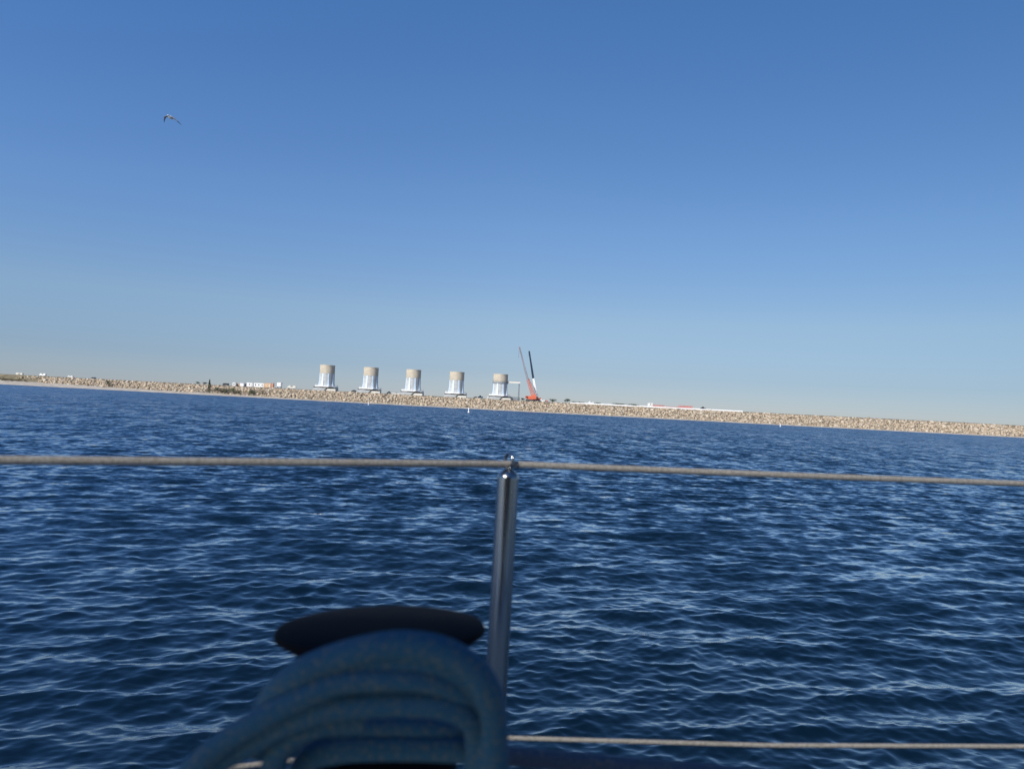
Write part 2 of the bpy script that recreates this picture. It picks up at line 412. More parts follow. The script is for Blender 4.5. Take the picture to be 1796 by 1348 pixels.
def make_tower(kind):
    """origin at the dam crest under the tower"""
    t = empty('intake_tower')
    R0 = 7.1; zt = 24.9; zs = 16.8; zp = 4.6   # top, fin top, platform top
    m = MB().lathe([(R0, zs), (R0, zt - .7), (R0 + .12, zt - .6), (R0 + .12, zt), (R0 - .7, zt), (R0 - .7, zt - .6)], 48)
    m.build('upper_drum', M['concrete'], t, smooth=True)
    b = MB().lathe([(R0 + .15, zp), (R0 - .05, zp + 4), (R0 - .15, zs)], 48)
    b.build('lower_drum', M['concrete_lo'], t, smooth=True)
    for k in range(8):
        a = R(-90 + 22.5 + 45 * k + 2)
        d = Vector((math.cos(a), math.sin(a), 0)); s = Vector((-math.sin(a), math.cos(a), 0))
        vs = []
        for z, ro, hw in ((zs - .1, R0 + .06, .55), (zs - 2.0, R0 + .08, .6), (zp + 5, R0 + .22, .75), (zp + 1.5, R0 + .5, .95), (zp + .02, R0 + .9, 1.1)):
            for rr, e in ((R0 - 1.2, -1), (ro, -1), (ro, 1), (R0 - 1.2, 1)):
                vs.append(d * rr + s * (hw * e) + Vector((0, 0, z)))
        fs = []
        for q in range(4):
            for e in range(4): fs.append((q * 4 + e, q * 4 + (e + 1) % 4, (q + 1) * 4 + (e + 1) % 4, (q + 1) * 4 + e))
        fs += [(0, 1, 2, 3), (19, 18, 17, 16)]
        MB().add(vs, fs).build('buttress', M['fin'], t)
    # working platform with rail
    p = MB(); p.lathe([(10.9, zp - 1.0), (11.2, zp - .9), (11.2, zp), (7.0, zp)], 8, rot=Matrix.Rotation(R(22.5), 3, 'Z'))
    p.build('platform', M['white'], t)
    g = MB()
    for k in range(8):
        a0 = R(22.5 + 45 * k); a1 = a0 + R(45)
        A = Vector((math.cos(a0), math.sin(a0), 0)) * 11.0; B = Vector((math.cos(a1), math.sin(a1), 0)) * 11.0
        for zz in (.6, 1.15): g.tube([A + Vector((0, 0, zp + zz)), B + Vector((0, 0, zp + zz))], .05, 4)
        for q in range(4):
            C = A.lerp(B, q / 4); g.tube([C + Vector((0, 0, zp)), C + Vector((0, 0, zp + 1.15))], .05, 4)
    g.build('guard_rail', M['white'], t)
    # gatehouse base in two blocks with a shadow gap and sloping hood
    d = MB().box((0, 1.0, 1.6), (19.5, 15.0, 3.9)); d.build('base_block', M['offwhite'], t)
    d = MB()
    d.add([(-10.9, -9, -1.2), (-1.6, -9, -1.2), (1.9, -9, 2.5), (-6.0, -9, 3.0), (-10.9, -9, 2.4), (-10.9, -6.4, -1.2), (-1.6, -6.4, -1.2), (1.9, -6.4, 2.5), (-6.0, -6.4, 3.0), (-10.9, -6.4, 2.4)],
          [(0, 1, 2, 3, 4), (9, 8, 7, 6, 5), (0, 5, 6, 1), (1, 6, 7, 2), (2, 7, 8, 3), (3, 8, 9, 4), (4, 9, 5, 0)])
    d.build('left_wing_wall', M['concrete_lo'], t)
    d = MB()
    d.add([(0.1, -8.6, -1.2), (10.8, -8.6, -1.2), (10.8, -8.6, 2.0), (3.4, -8.6, 2.0), (0.1, -6.4, -1.2), (10.8, -6.4, -1.2), (10.8, -6.4, 2.0), (3.4, -6.4, 2.0)],
          [(0, 1, 2, 3), (7, 6, 5, 4), (0, 4, 5, 1), (1, 5, 6, 2), (2, 6, 7, 3), (3, 7, 4, 0)])
    d.build('right_wing_wall', M['offwhite'], t)
    MB().box((-7.2, -8.0, 3.1), (6.4, 1.6, .9)).build('intake_opening', M['glass'], t); MB().box((6.8, -8.0, 2.7), (7.6, 1.4, 1.2)).build('intake_opening', M['glass'], t)
    if kind:
        r_ = MB().lathe([(R0 + .5, zs - .9), (R0 + .5, zs + .5), (R0 - .2, zs + .5)], 48); r_.build('walkway_ring', M['grey'], t, smooth=True)
        q = MB()
        for k in range(24):
            a = 2 * math.pi * k / 24; c_ = Vector((math.cos(a), math.sin(a), 0)) * (R0 + .45)
            q.tube([c_ + Vector((0, 0, zs + .5)), c_ + Vector((0, 0, zs + 1.6))], .05, 4)
        q.tube([(math.cos(2 * math.pi * k / 24) * (R0 + .45), math.sin(2 * math.pi * k / 24) * (R0 + .45), zs + 1.6) for k in range(25)], .06, 4)
        q.build('ring_rail', M['grey'], t)
    return t
lab = ['leftmost of the five round concrete water towers, right of the white trailers',
       'second of the five round concrete water towers from the left',
       'middle one of the five round concrete towers, long pale wall at its left foot',
       'fourth of the five round concrete towers, one left of the tower with the gantry',
       'round concrete tower nearest the cranes, with a dark ring round its drum']
for i, (px, top) in enumerate(((573.6, 640), (650.2, 643), (724.8, 647.2), (800.8, 651.2), (877.3, 655.6))):
    t = make_tower(i == 4)
    pt = at(px, top + 22, 735.5); t.location = (pt.x, 735.5, 10.3); t.scale = (1.02, 1.02, 1.02)
    t.rotation_euler = (0, 0, R(rng.uniform(-2, 2)))
    tag(t, lab[i], 'tower', 'round concrete towers on the dam')
    if i == 4: T5 = t

# gantry beam from the last tower to a lattice lift mast
def wx(px, Y=735): return at(px, 690, Y).x
g = empty('gantry', (wx(900), 735, 10.6)); tag(g, 'pale horizontal beam reaching from the last tower to a dark mast beside it', 'gantry')
x0 = wx(889.5) - wx(900); x1 = wx(911.5) - wx(900); zb = hz(900, 670.4, 735) - 10.6
MB().box(((x0 + x1) / 2, 0, zb), (x1 - x0, 1.6, 1.6)).build('beam', M['offwhite'], g)
b = MB()
for k in range(9):
    xx = x0 + (x1 - x0) * k / 8
    b.tube([(xx, -.8, zb + .55), (xx, -.8, zb + 1.6)], .05, 4)
b.tube([(x0, -.8, zb + 1.6), (x1, -.8, zb + 1.6)], .05, 4); b.build('hand_rail', M['grey'], g)
b = MB(); xm = x1 - .9
for sx_, sy_ in ((-.6, -.6), (.6, -.6), (.6, .6), (-.6, .6)):
    b.tube([(xm + sx_ , sy_, 0), (xm + sx_, sy_, zb - .6)], .14, 5)
nz = 12
for k in range(nz):
    za, zc = (zb - .6) * k / nz, (zb - .6) * (k + 1) / nz; e = 1 if k % 2 else -1
    for yy in (-.6, .6): b.tube([(xm - .6 * e, yy, za), (xm + .6 * e, yy, zc)], .08, 4)
b.box((xm, 0, (zb - 1) / 2), (.55, .55, zb - 1))
b.build('lift_mast', M['grey'], g)
b = MB()
for k in range(6): b.box((xm - 7.5 + k * 1.6, 0.4, 1.6), (1.4, .15, 3.4))
b.box((xm - 3.5, .55, 3.2), (9.6, .15, .25)).build('screen_panel', M['grey'], g)

# ------------------------------------------------------------------ cranes
def lattice(mb, A, B, wa, wb, n, r, diag=True):
    A = Vector(A); B = Vector(B); d = (B - A).normalized(); s = Vector((0, 1, 0)); u = d.cross(s).normalized()
    cs = []
    for k in range(n + 1):
        t = k / n; c = A.lerp(B, t); wd = wa + (wb - wa) * t
        cs.append([c + s * wd * e1 + u * wd * e2 for e1, e2 in ((-1, -1), (1, -1), (1, 1), (-1, 1))])
    for q in range(4): mb.tube([cs[0][q], cs[-1][q]], r, 5)
    for k in range(n):
        for q in range(4):
            p = (q + 1) % 4
            mb.tube([cs[k][q], cs[k + 1][p]] if k % 2 else [cs[k][p], cs[k + 1][q]], r * .6, 4)
    return mb
CY = 728.0
def rel(px, py, org, Y=CY): p = at(px, py, Y); return (p.x - org[0], Y - org[1], p.z - org[2])
def cgl(px, Y=CY): p = at(px, 700, Y); return (p.x, Y, crest(p.x))
org = cgl(931)
c = empty('crawler_crane', org); tag(c, 'tall orange crawler crane with a thin lattice boom leaning left', 'crane')
foot = rel(933.5, 694, org); knee = rel(925.3, 666, org); tip = rel(911.2, 609, org)
b = MB(); lattice(b, foot, knee, .85, .7, 7, .22); b.build('lower_boom', M['orange'], c)
b = MB(); lattice(b, knee, tip, .7, .5, 14, .18); b.box(tip, (1.6, 1.0, 1.2)); b.build('upper_boom', M['pinkgrey'], c)
b = MB(); mt = rel(926.8, 663.5, org); mf = rel(938, 693, org); lattice(b, mf, mt, .6, .45, 6, .18); b.build('back_mast', M['orange'], c)
b = MB()
for e in (-.6, .6):
    b.tube([(mt[0], e, mt[2]), (tip[0], e * .5, tip[2])], .07, 4)
    q = rel(944, 693, org); b.tube([(mt[0], e, mt[2]), (q[0], e, q[2])], .10, 4)
q = rel(917, 690, org); b.tube([tip, (tip[0] - .5, tip[1], tip[2] - 9)], .08, 4)
b.build('pendant_lines', M['dark'], c)
b = MB().box((tip[0] - .5, 0, tip[2] - 9.6), (.6, .4, 1.1)).build('hook_block', M['grey'], c)
b = MB().box((.8, 0, 3.4), (10.5, 3.4, 2.9)).box((2.6, 0, 5.4), (4.6, 3.0, 1.6)); b.build('machine_house', M['orange'], c, bevel=.1)
cb = MB().box((-4.6, -2.0, 3.5), (1.9, 1.6, 2.3)).build('cab', M['orange'], c, bevel=.1)
MB().box((-4.6, -2.83, 3.9), (1.5, .08, 1.1)).build('window', M['glass'], cb)
MB().box((6.2, 0, 3.4), (2.0, 4.4, 2.2)).build('counterweight', M['dark'], c, bevel=.08)
for s in (-2.6, 2.6):
    b = MB(); pr = [(-4.6, .25), (4.6, .25), (5.2, .85), (4.6, 1.5), (-4.6, 1.5), (-5.2, .85)]
    vs = [(x, s - .55, z) for x, z in pr] + [(x, s + .55, z) for x, z in pr]
    b.add(vs, [tuple(range(6)), tuple(range(11, 5, -1))] + [(i, i + 6, (i + 1) % 6 + 6, (i + 1) % 6) for i in range(6)])
    b.build('crawler_track', M['dark'], c)
MB().box((0, 0, 1.75), (4.4, 4.4, .7)).build('undercarriage', M['orange'], c)

org = cgl(942, 733)
c = empty('mobile_crane', org); tag(c, 'telescopic mobile crane whose boom is white below and dark blue above', 'crane')
b0 = rel(941.2, 697, org, 733); b1 = rel(935.3, 663.5, org, 733); b2 = rel(928.2, 616.5, org, 733)
def beam(mb, A, B, wd, wd2=None):
    A = Vector(A); B = Vector(B); d = (B - A).normalized(); s = Vector((0, 1, 0)); u = d.cross(s).normalized(); wd2 = wd2 or wd
    vs = [P + s * w_ * e1 + u * w_ * e2 for P, w_ in ((A, wd), (B, wd2)) for e1, e2 in ((-1, -1), (1, -1), (1, 1), (-1, 1))]
    return mb.add(vs, [(3, 2, 1, 0), (4, 5, 6, 7), (0, 1, 5, 4), (1, 2, 6, 5), (2, 3, 7, 6), (3, 0, 4, 7)])
beam(MB(), b0, b1, 1.0, .95).build('base_boom_section', M['white'], c)
m1 = Vector(b1).lerp(Vector(b2), .5)
bb = MB(); beam(bb, b1, m1, 1.02, .9); beam(bb, m1, b2, .86, .74); bb.box(b2, (1.5, 1.3, 1.2)); bb.build('upper_boom_section', M['navy'], c)
b = MB(); b.tube([b2, (b2[0] - 1.0, 0, b2[2] - 5)], .07, 4); b.build('hoist_rope', M['dark'], c)
b = MB().box((-.2, 0, 1.5), (10.5, 2.9, 1.1)).box((1.0, 0, 2.6), (5.0, 2.8, 1.3)).box((2.9, 0, 3.3), (1.6, 2.6, 1.2)); b.build('carrier_body', M['orange'], c, bevel=.08)
cb = MB().box((-4.6, 0, 2.5), (1.9, 2.8, 1.6), taper=.9).build('cab', M['orange'], c, bevel=.1)
MB().box((-4.6, -1.42, 2.8), (1.3, .08, .7)).build('window', M['glass'], cb)
for k in range(5):
    for e in (-1.3, 1.3):
        MB().lathe([(.35, -.25), (.65, -.25), (.7, 0), (.65, .25), (.35, .25)], 16, ((-4.2 + k * 2.0), e, .7), Matrix.Rotation(R(90), 3, 'X')).build('wheel', M['dark'], c, smooth=True)

# ------------------------------------------------------------------ trailers, huts, vehicles on the crest
def cabin(name, pxa, pxb, pyt, pyb, Y, mat_, label, cat, group=None, depth=3.0, windows=0, roof='white', skirt=True, rise=None):
    A = at(pxa, pyb, Y); B = at(pxb, pyb, Y); top = at((pxa + pxb) / 2, pyt, Y).z; bot = at((pxa + pxb) / 2, pyb, Y).z
    wd = B.x - A.x; gzz = crest(A.x); hgt = top - bot
    t = empty(name, ((A.x + B.x) / 2, Y, gzz)); bz = bot - gzz
    MB().box((0, 0, bz + hgt / 2), (wd, depth, hgt)).build('wall', mat_, t, bevel=.04)
    MB().box((0, 0, bz + hgt + .09), (wd + .3, depth + .3, .16)).build('roof', M[roof], t)
    if skirt and bz > .15: MB().box((0, .1, bz / 2 - .4), (wd - .1, depth - .2, bz + .78)).build('skirting', M['brownbase'], t)
    for k in range(windows):
        f = MB().box((-wd / 2 + wd * (k + .5) / windows, -depth / 2 - .02, bz + hgt * .58), (min(1.1, wd / windows * .5), .06, hgt * .3)).build('window', M['glass'], t)
    if wd > 4:
        MB().box((wd / 2 - 1.0, -depth / 2 - .03, bz + hgt * .42), (.9, .08, hgt * .8)).build('door', M['offwhite'], t)
    tag(t, label, cat, group); return t
BY = 734.0
G1 = 'site cabins on the dam crest'
cabin('site_cabin', 408.5, 413.8, 671, 677.5, BY, M['white'], 'small white cabin at the left end of the row, left of a tan one', 'cabin', G1, windows=1)
cabin('site_cabin', 414.6, 420.8, 673, 678.5, BY + 3, M['tan'], 'tan cabin squeezed between two small white cabins', 'cabin', G1, windows=1, roof='tan')
cabin('site_cabin', 421.4, 428.0, 672, 678.2, BY, M['white'], 'small white cabin to the right of the left tan cabin', 'cabin', G1, windows=0)
cabin('storage_container', 428.6, 432.4, 672.6, 679, BY + 3, M['grey'], 'dark grey container in the narrow gap between white cabins', 'container', windows=0, roof='grey')
cabin('site_cabin', 433.2, 443.6, 671.2, 678, BY, M['white'], 'white cabin with one dark window left of the longest white trailer', 'cabin', G1, windows=1)
cabin('site_trailer', 445.8, 463.6, 671.8, 678.8, BY, M['white'], 'longest white site trailer in the row, joined to a tan end unit', 'trailer', windows=3)
cabin('site_trailer', 464.0, 475.4, 672, 679.4, BY, M['tan'], 'tan trailer at the right end of the long white trailer', 'trailer', windows=0, roof='tan')
cabin('storage_container', 476.0, 479.8, 672.2, 680, BY, M['rust'], 'narrow reddish container ending the long trailer row', 'container', windows=0, roof='rust')
t = cabin('water_tank', 486.4, 493.6, 671, 677.6, BY - 2, M['white'], 'white box tank raised on dark legs, right of the trailer row', 'tank', windows=0, skirt=False)
b = MB()
for sx_ in (-1.7, 1.7):
    for sy_ in (-1.2, 1.2): MB().box((sx_, sy_, .5), (.35, .35, 2.8)).build('leg', M['dark'], t)
MB().box((2.2, 0, 4.9), (1.6, 1.0, .5)).build('vent', M['grey'], t)

def vehicle(name, px, pyb, Y, L, Hh, mat_, label, cat, group=None, style='car', z=None):
    p = at(px, pyb, Y); gzz = ground_z(p.x, Y) if z is None else z
    t = empty(name, (p.x, Y, gzz))
    if style == 'van': prof = [(-.5, .18), (.5, .18), (.5, .95), (.44, 1), (-.34, 1), (-.42, .62), (-.5, .55)]
    elif style == 'pickup': prof = [(-.5, .22), (.5, .22), (.5, .62), (.12, .62), (.08, 1), (-.16, 1), (-.26, .64), (-.48, .55)]
    elif style == 'caravan': prof = [(-.46, .15), (.5, .15), (.5, .9), (.44, 1), (-.4, 1), (-.48, .7)]
    else: prof = [(-.5, .22), (.5, .22), (.5, .58), (.36, .66), (.24, 1), (-.16, 1), (-.3, .64), (-.5, .55)]
    n = len(prof); W = 1.0
    vs = [(x * L, -W, z_ * Hh) for x, z_ in prof] + [(x * L, W, z_ * Hh) for x, z_ in prof]
    MB().add(vs, [tuple(range(n)), tuple(range(2 * n - 1, n - 1, -1))] + [(i, i + n, (i + 1) % n + n, (i + 1) % n) for i in range(n)]).build('body', mat_, t, bevel=.06)
    if style == 'caravan': MB().box((.05 * L, -1.02, .62 * Hh), (.3 * L, .05, .25 * Hh)).build('window', M['glass'], t)
    else: MB().box((0.02 * L, -1.02, .8 * Hh), (.26 * L, .05, .22 * Hh)).build('window', M['glass'], t)
    for wx_ in ((-.32, .32) if style != 'caravan' else (.05,)):
        for e in (-.92, .92):
            MB().lathe([(.18, -.12), (.36, -.12), (.38, 0), (.36, .12), (.18, .12)], 14, (wx_ * L, e, .36), Matrix.Rotation(R(90), 3, 'X')).build('wheel', M['dark'], t, smooth=True)
    tag(t, label, cat, group); return t
vehicle('caravan', 34, 659, 729, 6.8, 2.0, M['offwhite'], 'cream caravan on the grassy skyline at the far left', 'caravan', style='caravan')
vehicle('white_van', 75, 660.5, 727.5, 6.0, 2.5, M['white'], 'bright white van parked where the grass meets the boulders', 'van', style='van')
vehicle('white_van', 123.5, 663.5, 728, 5.0, 1.6, M['white'], 'low white van alone on the skyline left of the dark shore tree', 'van', style='van')
vehicle('parked_car', 164, 665, 728, 4.6, 1.5, M['navy'], 'dark blue car on the crest just left of the dark shore tree', 'car')
vehicle('parked_car', 396, 673.5, 729, 6.0, 2.2, M['dark'], 'dark car on the crest left of the white site cabins', 'car', style='van')
vehicle('utility_van', 511.5, 680.5, 728, 8.2, 3.1, M['offwhite'], 'cream van with a long dark window, right of the raised white tank', 'van', style='van')
vehicle('parked_car', 484.8, 681, 727.6, 2.6, 1.5, M['offwhite'], 'small pale car below and left of the raised white tank', 'car')
vehicle('parked_car', 620.5, 688, 729, 4.8, 2.0, M['dark'], 'dark car parked between the first and second towers', 'car')
vehicle('pickup_truck', 683, 690, 730, 5.6, 2.4, M['dark'], 'dark pickup truck at the left end of the long pale wall', 'pickup', style='pickup')
vehicle('parked_car', 694.5, 690.5, 730, 5.0, 1.8, M['grey'], 'grey car behind the left part of the long pale wall', 'car')
vehicle('pickup_truck', 842.5, 697.5, 731, 5.0, 3.0, M['navy'], 'dark blue pickup truck between the fourth and last towers', 'pickup', style='pickup')
vehicle('parked_car', 834, 698, 730, 4.4, 1.5, M['dark'], 'dark car left of the dark blue pickup between the towers', 'car')
vehicle('utility_van', 858.5, 699.5, 728.5, 5.0, 2.6, M['offwhite'], 'pale van at the left foot of the tower with the gantry', 'van', style='van')
vehicle('pickup_truck', 950.5, 703.5, 730, 6.2, 2.5, M['white'], 'white pickup truck immediately right of the two cranes', 'pickup', style='pickup')
vehicle('parked_car', 957.5, 704, 731, 4.2, 1.7, M['red'], 'red car right of the white pickup beside the cranes', 'car')
vehicle('pickup_truck', 1036, 707.5, 731, 6.0, 3.0, M['white'], 'white truck on the crest behind the left part of the white barrier', 'truck', style='pickup')
vehicle('pickup_truck', 1233, 717, 731, 5.6, 2.9, M['dark'], 'dark and white pickup behind the white barrier, right of the red machinery', 'pickup', style='pickup')

# long pale wall left of the middle tower
A = at(686, 690.5, 727.5); B = at(713, 692, 727.5)
t = empty('retaining_wall', (A.x, 727.8, crest(A.x)))
MB().box(((B.x - A.x) / 2, 0, .35), (B.x - A.x, .5, 1.3)).build('wall_panel', M['offwhite'], t)
MB().box(((B.x - A.x) / 2, 0, 1.08), (B.x - A.x + .2, .8, .16)).build('coping', M['white'], t)
tag(t, 'long low pale wall running to the left foot of the middle tower', 'wall')

# red equipment lying behind the barrier
def equipment(pa, pb, py, hgt, n, label, m, cat='crane boom section'):
    A = at(pa, py, 730); B = at(pb, py + (pb - pa) * .052, 730); L = B.x - A.x; c_ = crest(A.x)
    t = empty('boom_section', (A.x, 730, c_)); b_ = MB(); lattice(b_, (0, 0, hgt * .6), (L, 0, hgt * .6), hgt * .42, hgt * .42, n, .16); b_.build('lattice_frame', m, t)
    MB().box((L * .5, 0, hgt * .55), (L * .97, hgt * .35, hgt * .35)).build('inner_beam', m, t)
    b_ = MB(); [b_.box((L * f, 0, .1), (.5, 2.6, .3)) for f in (.1, .5, .9)]; b_.build('timber_bearer', M['bark'], t)
    tag(t, label, cat, 'red boom sections laid out behind the barrier')
equipment(1145, 1166, 710.5, 2.3, 9, 'reddish lattice section lying right of the white box on the crest', M['red'])
equipment(1168, 1190, 713.5, 1.5, 9, 'thin low reddish lattice section lying between the two taller ones', M['red'])
equipment(1190, 1215, 712.5, 3.0, 9, 'tallest red lattice section lying near the right end of the machinery', M['red'])
cabin('site_cabin', 1136, 1144, 706.8, 712, 732, M['white'], 'lone white cabin behind the barrier at the left end of the red machinery', 'cabin', G1, windows=1)

# white barrier along the crest
A = at(1000, 708, 726.5); B = at(1303, 723, 726.5)
t = empty('concrete_barrier', (A.x, 726.8, crest(A.x)))
L = B.x - A.x; z0 = crest(A.x); z1 = crest(B.x)
vs = []
for x, zz in ((0, 0), (L, z1 - z0)):
    vs += [(x, -.45, zz - .6), (x, .45, zz - .6), (x, .2, zz + .8), (x, -.3, zz + .8)]
MB().add(vs, [(0, 1, 2, 3), (7, 6, 5, 4), (0, 3, 7, 4), (1, 0, 4, 5), (2, 1, 5, 6), (3, 2, 6, 7)]).build('barrier_wall', M['white'], t)
b = MB()
for k in range(29):
    x = L * (k + .5) / 29; zz = (z1 - z0) * (k + .5) / 29
    b.box((x, -.05, zz + .86), (L / 29 * .93, .62, .12))
b.build('coping', M['white'], t)
tag(t, 'long white barrier wall along the dam crest right of the cranes', 'barrier')

# ------------------------------------------------------------------ trees and shrubs
def tree(name, px, pyb, Y, wd, ht, mat_, label, cat, group=None, conifer=False, n=420, z=None):
    p = at(px, pyb, Y); gzz = (ground_z(p.x, Y) if z is None else z)
    t = empty(name, (p.x, Y, gzz)); r_ = random.Random(int(px * 7))
    b = MB(); b.tube([(0, 0, -.3), (.05, 0, ht * .4), (0, .05, ht * .85)], [max(.12, ht * .035), ht * .022, .03], 7)
    for k in range(6):
        a = r_.uniform(0, 6.28); zz = ht * r_.uniform(.15, .5)
        b.tube([(0, 0, zz), (math.cos(a) * wd * .3, math.sin(a) * wd * .3, zz + ht * .22)], [ht * .015, .02], 5)
    b.build('trunk', M['bark'], t)
    c_ = MB(); lobes = [(r_.uniform(-.28, .28) * wd, r_.uniform(-.25, .25) * wd, ht * r_.uniform(.35, .75), r_.uniform(.22, .38)) for _ in range(7)]
    for k in range(n):
        if conifer:
            q = r_.random() ** .7; rad = wd / 2 * (1 - q) * (.75 + .25 * math.sin(q * 40)) + .08; a = r_.uniform(0, 6.28); rr = rad * r_.uniform(.4, 1)
            c = Vector((rr * math.cos(a), rr * math.sin(a), ht * (.06 + .94 * q)))
        else:
            lx, ly, lz, lr = r_.choice(lobes); v = Vector([r_.gauss(0, 1) for _ in range(3)]).normalized() * r_.uniform(.55, 1.0)
            c = Vector((lx + v.x * lr * wd, ly + v.y * lr * wd, max(.05, lz + v.z * lr * ht * .8)))
        s = r_.uniform(.10, .22) * (wd * .16 + .6)
        e = Euler([r_.uniform(0, 6.28) for _ in range(3)]).to_matrix()
        c_.add([c + e @ Vector(q_) * s for q_ in ((-1, 0, 0), (0, -.6, .1), (1, 0, 0), (0, .6, .1))], [(0, 1, 2, 3)])
    c_.build('crown', mat_, t); tag(t, label, cat, group); return t
GS = 'shrubs and trees on the far shore'
tree('shore_tree', 189.5, 677.5, 710, 7.2, 7.6, M['leaf'], 'single dark rounded tree at the foot of the boulder slope on the left', 'tree', GS)
tree('conifer_tree', 366.5, 688, 708, 7.5, 12.8, M['leaf'], 'pointed dark conifer with a thin spire, left of the low green bushes', 'tree', GS, conifer=True, n=900)
tree('crest_tree', 347, 671, 730, 4.2, 2.8, M['leaf'], 'small round dark tree on the skyline, left of the conifer', 'tree', GS)
tree('crest_tree', 358.8, 672, 730, 4.2, 2.3, M['leaf'], 'small low dark tree on the skyline just beside the conifer tip', 'tree', GS)
for k, (px, py, wd, ht, m_, lb) in enumerate(((381, 687, 6.5, 4.5, 'leaf', 'dark bush directly right of the conifer'), (390, 688, 7.5, 3.8, 'leafdry', 'dry brownish bush between the conifer and the green bushes'),
        (399, 688.5, 7, 4.0, 'leaf', 'dark low bush in the middle of the shore thicket'), (409, 690, 7.5, 4.2, 'leaf2', 'green bush at the beach below the left white cabin'),
        (418, 690, 6, 2.6, 'leafdry', 'low dry bush trailing off right of the shore thicket'), (438, 690.5, 6.5, 3.2, 'leaf2', 'green bush at the beach below the cabin with one dark window'),
        (446, 690.5, 5.5, 3.8, 'leaf', 'dark green bush below the left end of the longest trailer'), (460.5, 692.5, 4.6, 4.0, 'leafdry', 'dark brown round bush at the beach, rightmost of the shore bushes'))):
    tree('shore_bush', px, py, 707, wd * 1.15, ht * 1.5, M[m_], lb, 'bush', GS, n=300)
for k, (px, py, wd, ht, lb) in enumerate(((8, 667, 12, 2.6, 'dark scrub patch at the very left edge of the shore'), (20, 668, 8, 2.2, 'dark scrub second from the left edge above the beach'),
        (28, 669.5, 4.6, 2.2, 'small round scrub in the middle of the left beach'), (34, 670, 3.6, 2.0, 'tiny scrub close to the right of the small round one'), (43.5, 670, 4.4, 2.2, 'isolated dark scrub, rightmost on the left beach'))):
    tree('shore_scrub', px, py, 714, wd, ht, M['leafdry'], lb, 'scrub', GS, n=200)
tree('crest_tree', 969.5, 706, 730, 7.2, 3.6, M['leaf'], 'grey green low tree on the crest, first one right of the cranes', 'tree', GS)
tree('crest_tree', 995, 708, 729, 7.4, 4.4, M['leaf'], 'round dense dark tree on the crest at the start of the white barrier', 'tree', GS)
for px, wd, ht, lb in ((1006, 9, 1.6, 'low dark hedge right of the round dense tree'), (1020, 10, 1.5, 'low dark hedge left of the white truck'), (1046, 9, 1.4, 'low dark hedge right of the white truck'),
                       (1085, 12, 1.9, 'low hedge behind the barrier, left one of the pair before the lone white cabin'), (1108, 13, 1.8, 'low hedge behind the barrier just left of the lone white cabin')):
    tree('crest_hedge', px, 708, 730.5, wd, ht + .5, M['leaf'], lb, 'hedge', GS, n=260)
tree('crest_tree', 917, 703, 732, 4.6, 3.4, M['leaf'], 'small dark tree between the gantry mast and the cranes', 'tree', GS)
tree('slope_bush', 955.5, 713, 718, 4.0, 2.4, M['leafdry'], 'dark bush growing among the boulders below the cranes', 'bush', GS, n=200)
tree('slope_bush', 1389, 737, 716, 6.5, 2.0, M['leafdry'], 'dark flat bush among the boulders far right of the barrier end', 'bush', GS, n=240)

# ------------------------------------------------------------------ buoys
def buoy(px, py, Y, label):
    p = at(px, py, Y); t = empty('marker_buoy', (p.x, Y, 0))
    MB().lathe([(.2, -.5), (.34, -.3), (.36, .1), (.33, .32), (.16, .42), (.15, .5)], 20).build('float', M['white'], t, smooth=True)
    MB().lathe([(.14, .42), (.17, .5), (.17, 1.45), (.12, 1.55), (.02, 1.58)], 16).build('spar', M['white'], t, smooth=True)
    t.rotation_euler = (R(3), R(-3), 0); tag(t, label, 'buoy', 'white marker buoys off the dam')
buoy(822, 723, 262, 'largest white buoy, standing in front of the shore between the fourth and last towers')
buoy(646.3, 709.3, 430, 'white buoy close to the shore below the second tower')
buoy(1368.5, 747.8, 405, 'small white buoy far to the right, off the bare boulder slope')

